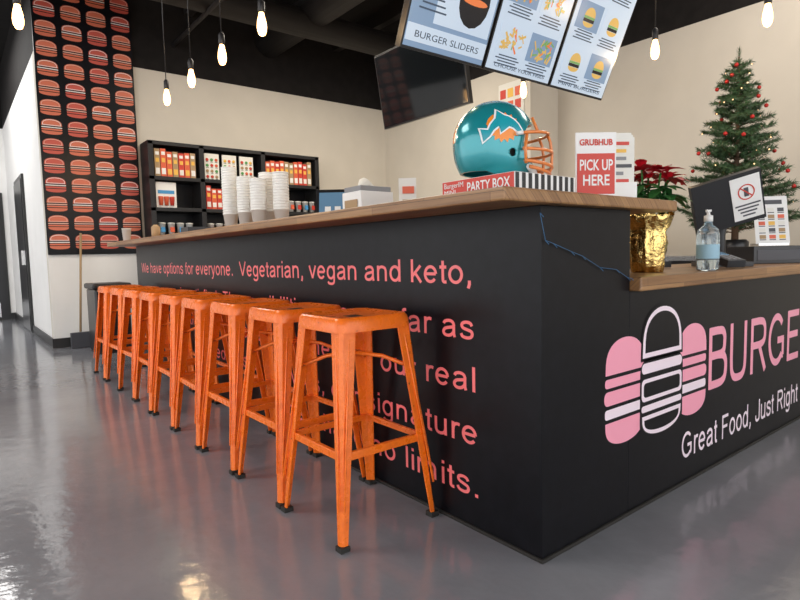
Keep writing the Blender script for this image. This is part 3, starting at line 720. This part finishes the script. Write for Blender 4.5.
# ---------------------------------------------------------------- back counter + tree
b=MB(); b.bx((3.15,.70,0),(3.95,3.0,.87),'blackm'); b.bx((3.12,.67,.87),(3.98,3.03,.91),'chrome'); b.done('back_counter',bevel=.004)
b=MB(); b.bx((3.2,1.7,.911),(3.7,2.2,1.25),'blackm'); b.bx((3.19,1.75,1.0),(3.2,2.15,1.2),'chrome'); b.done('countertop_oven',bevel=.01)
b=MB(); b.bx((3.2,2.4,.911),(3.6,2.8,1.35),'chrome'); b.bx((3.18,2.45,1.1),(3.2,2.75,1.3),'blackp'); b.done('coffee_machine',bevel=.01)
tr=empty('christmas_tree',(3.62,.86,.911))
need=mat('pine_needles',(.035,.085,.03),.6,var=.4,vscale=15); bark=mat('bark',(.12,.07,.04),.8)
b=MB(); TH=1.56; b.tube([(0,0,0.002),(0,0,TH)],[.03,.006],bark,8); random.seed(5)
def needles(p0,d,L):
    n=int(L/.015)
    for k in range(n):
        t=(k+.5)/n; p=p0+d*L*t
        for q in range(5):
            v=Vector((random.uniform(-1,1),random.uniform(-1,1),random.uniform(-1,1))); v=(v-d*v.dot(d)).normalized()
            e=p+(v*.8+d*.7).normalized()*random.uniform(.03,.05); w=v.cross(d)*.004
            b.poly([p-w,p+w,e],need)
tips=[]
for k in range(150):
    h=.16+(TH-.21)*(k/150)**.9; f=1-h/TH; L=(.06+.48*f)*random.uniform(.65,1.15); a=k*2.39996+random.uniform(-.3,.3)
    d=Vector((math.cos(a),math.sin(a),random.uniform(.0,.4))).normalized(); p0=Vector((0,0,h)); tips.append(p0+d*L)
    b.tube([p0,p0+d*L],[.006,.002],bark,5,cap=False); needles(p0+d*L*.15,d,L*.88)
    for s in (.3,.5,.7,.85):
        for sg in (-1,1):
            sd=(d+sg*Vector((-math.sin(a),math.cos(a),0))*.8).normalized(); needles(p0+d*L*s,sd,L*.42*(1.2-s))
needles(Vector((0,0,TH-.1)),Vector((0,0,1)),.16)
b.lathe([(.08,0),(.1,.02),(.1,.10),(.08,.12)],(0,0,0),'blackp',20)
b.done('tree_branches',tr)
b=MB(); ball=mat('red_ornament',(.5,.025,.02),.2,.3); mini=mat('mini_bulb',(1,.7,.4),.3,emit=(1,.62,.3),es=2)
for k,tp in enumerate(tips):
    if k%4==0:
        q=.016; c=tp+Vector((0,0,-.03))
        b.lathe([(.001,-q)]+[(q*math.cos(rad(t)),q*math.sin(rad(t))) for t in (-60,-30,0,30,60)]+[(.001,q)],c,ball,12); b.tube([c+Vector((0,0,q)),tp],.0015,bark,4)
    elif k%4==2:
        q=.005; c=tp*.985
        b.lathe([(.001,-q)]+[(q*math.cos(rad(t)),q*math.sin(rad(t))) for t in (-60,-30,0,30,60)]+[(.001,q)],c,mini,8)
b.done('tree_ornaments',tr)
# ---------------------------------------------------------------- lights
w=D.worlds.new('World'); C.scene.world=w; w.use_nodes=True
w.node_tree.nodes['Background'].inputs[0].default_value=(.99,.99,1,1); w.node_tree.nodes['Background'].inputs[1].default_value=2.3
def area(name,loc,rot,sx,sy,e,col=(1,1,1)):
    l=D.lights.new(name,'AREA'); l.shape='RECTANGLE'; l.size=sx; l.size_y=sy; l.energy=e; l.color=col
    o=D.objects.new(name,l); C.collection.objects.link(o); o.location=loc; o.rotation_euler=rot; return o
area('kitchen_warm_fill',(2.2,4.2,3.6),(0,0,0),2.5,1.2,80,(1,.9,.75))  # added fill with no fixture, tinted to warm the back wall
area('dining_ceiling_light',(-3,3,4.0),(0,0,0),2,2,95,(1,.95,.9))
area('counter_ceiling_light',(3.6,.2,4.0),(0,0,0),1.2,2,45,(1,.9,.78))
area('corridor_ceiling_light',(-1.6,8.3,4.0),(0,0,0),1.2,2,80,(1,.98,.95))
# ---------------------------------------------------------------- camera
cam=D.cameras.new('camera'); co=D.objects.new('camera',cam); C.collection.objects.link(co)
cam.sensor_width=36; cam.lens=25.5; cam.clip_start=.05
mt=Matrix.Rotation(rad(-38.4),4,'Z')@Matrix.Rotation(rad(90-4.5),4,'X')@Matrix.Rotation(rad(-1.3),4,'Z')
mt.translation=Vector((-1.385,-1.065,.965)); co.matrix_world=mt
C.scene.camera=co
C.scene.view_settings.view_transform='Standard'
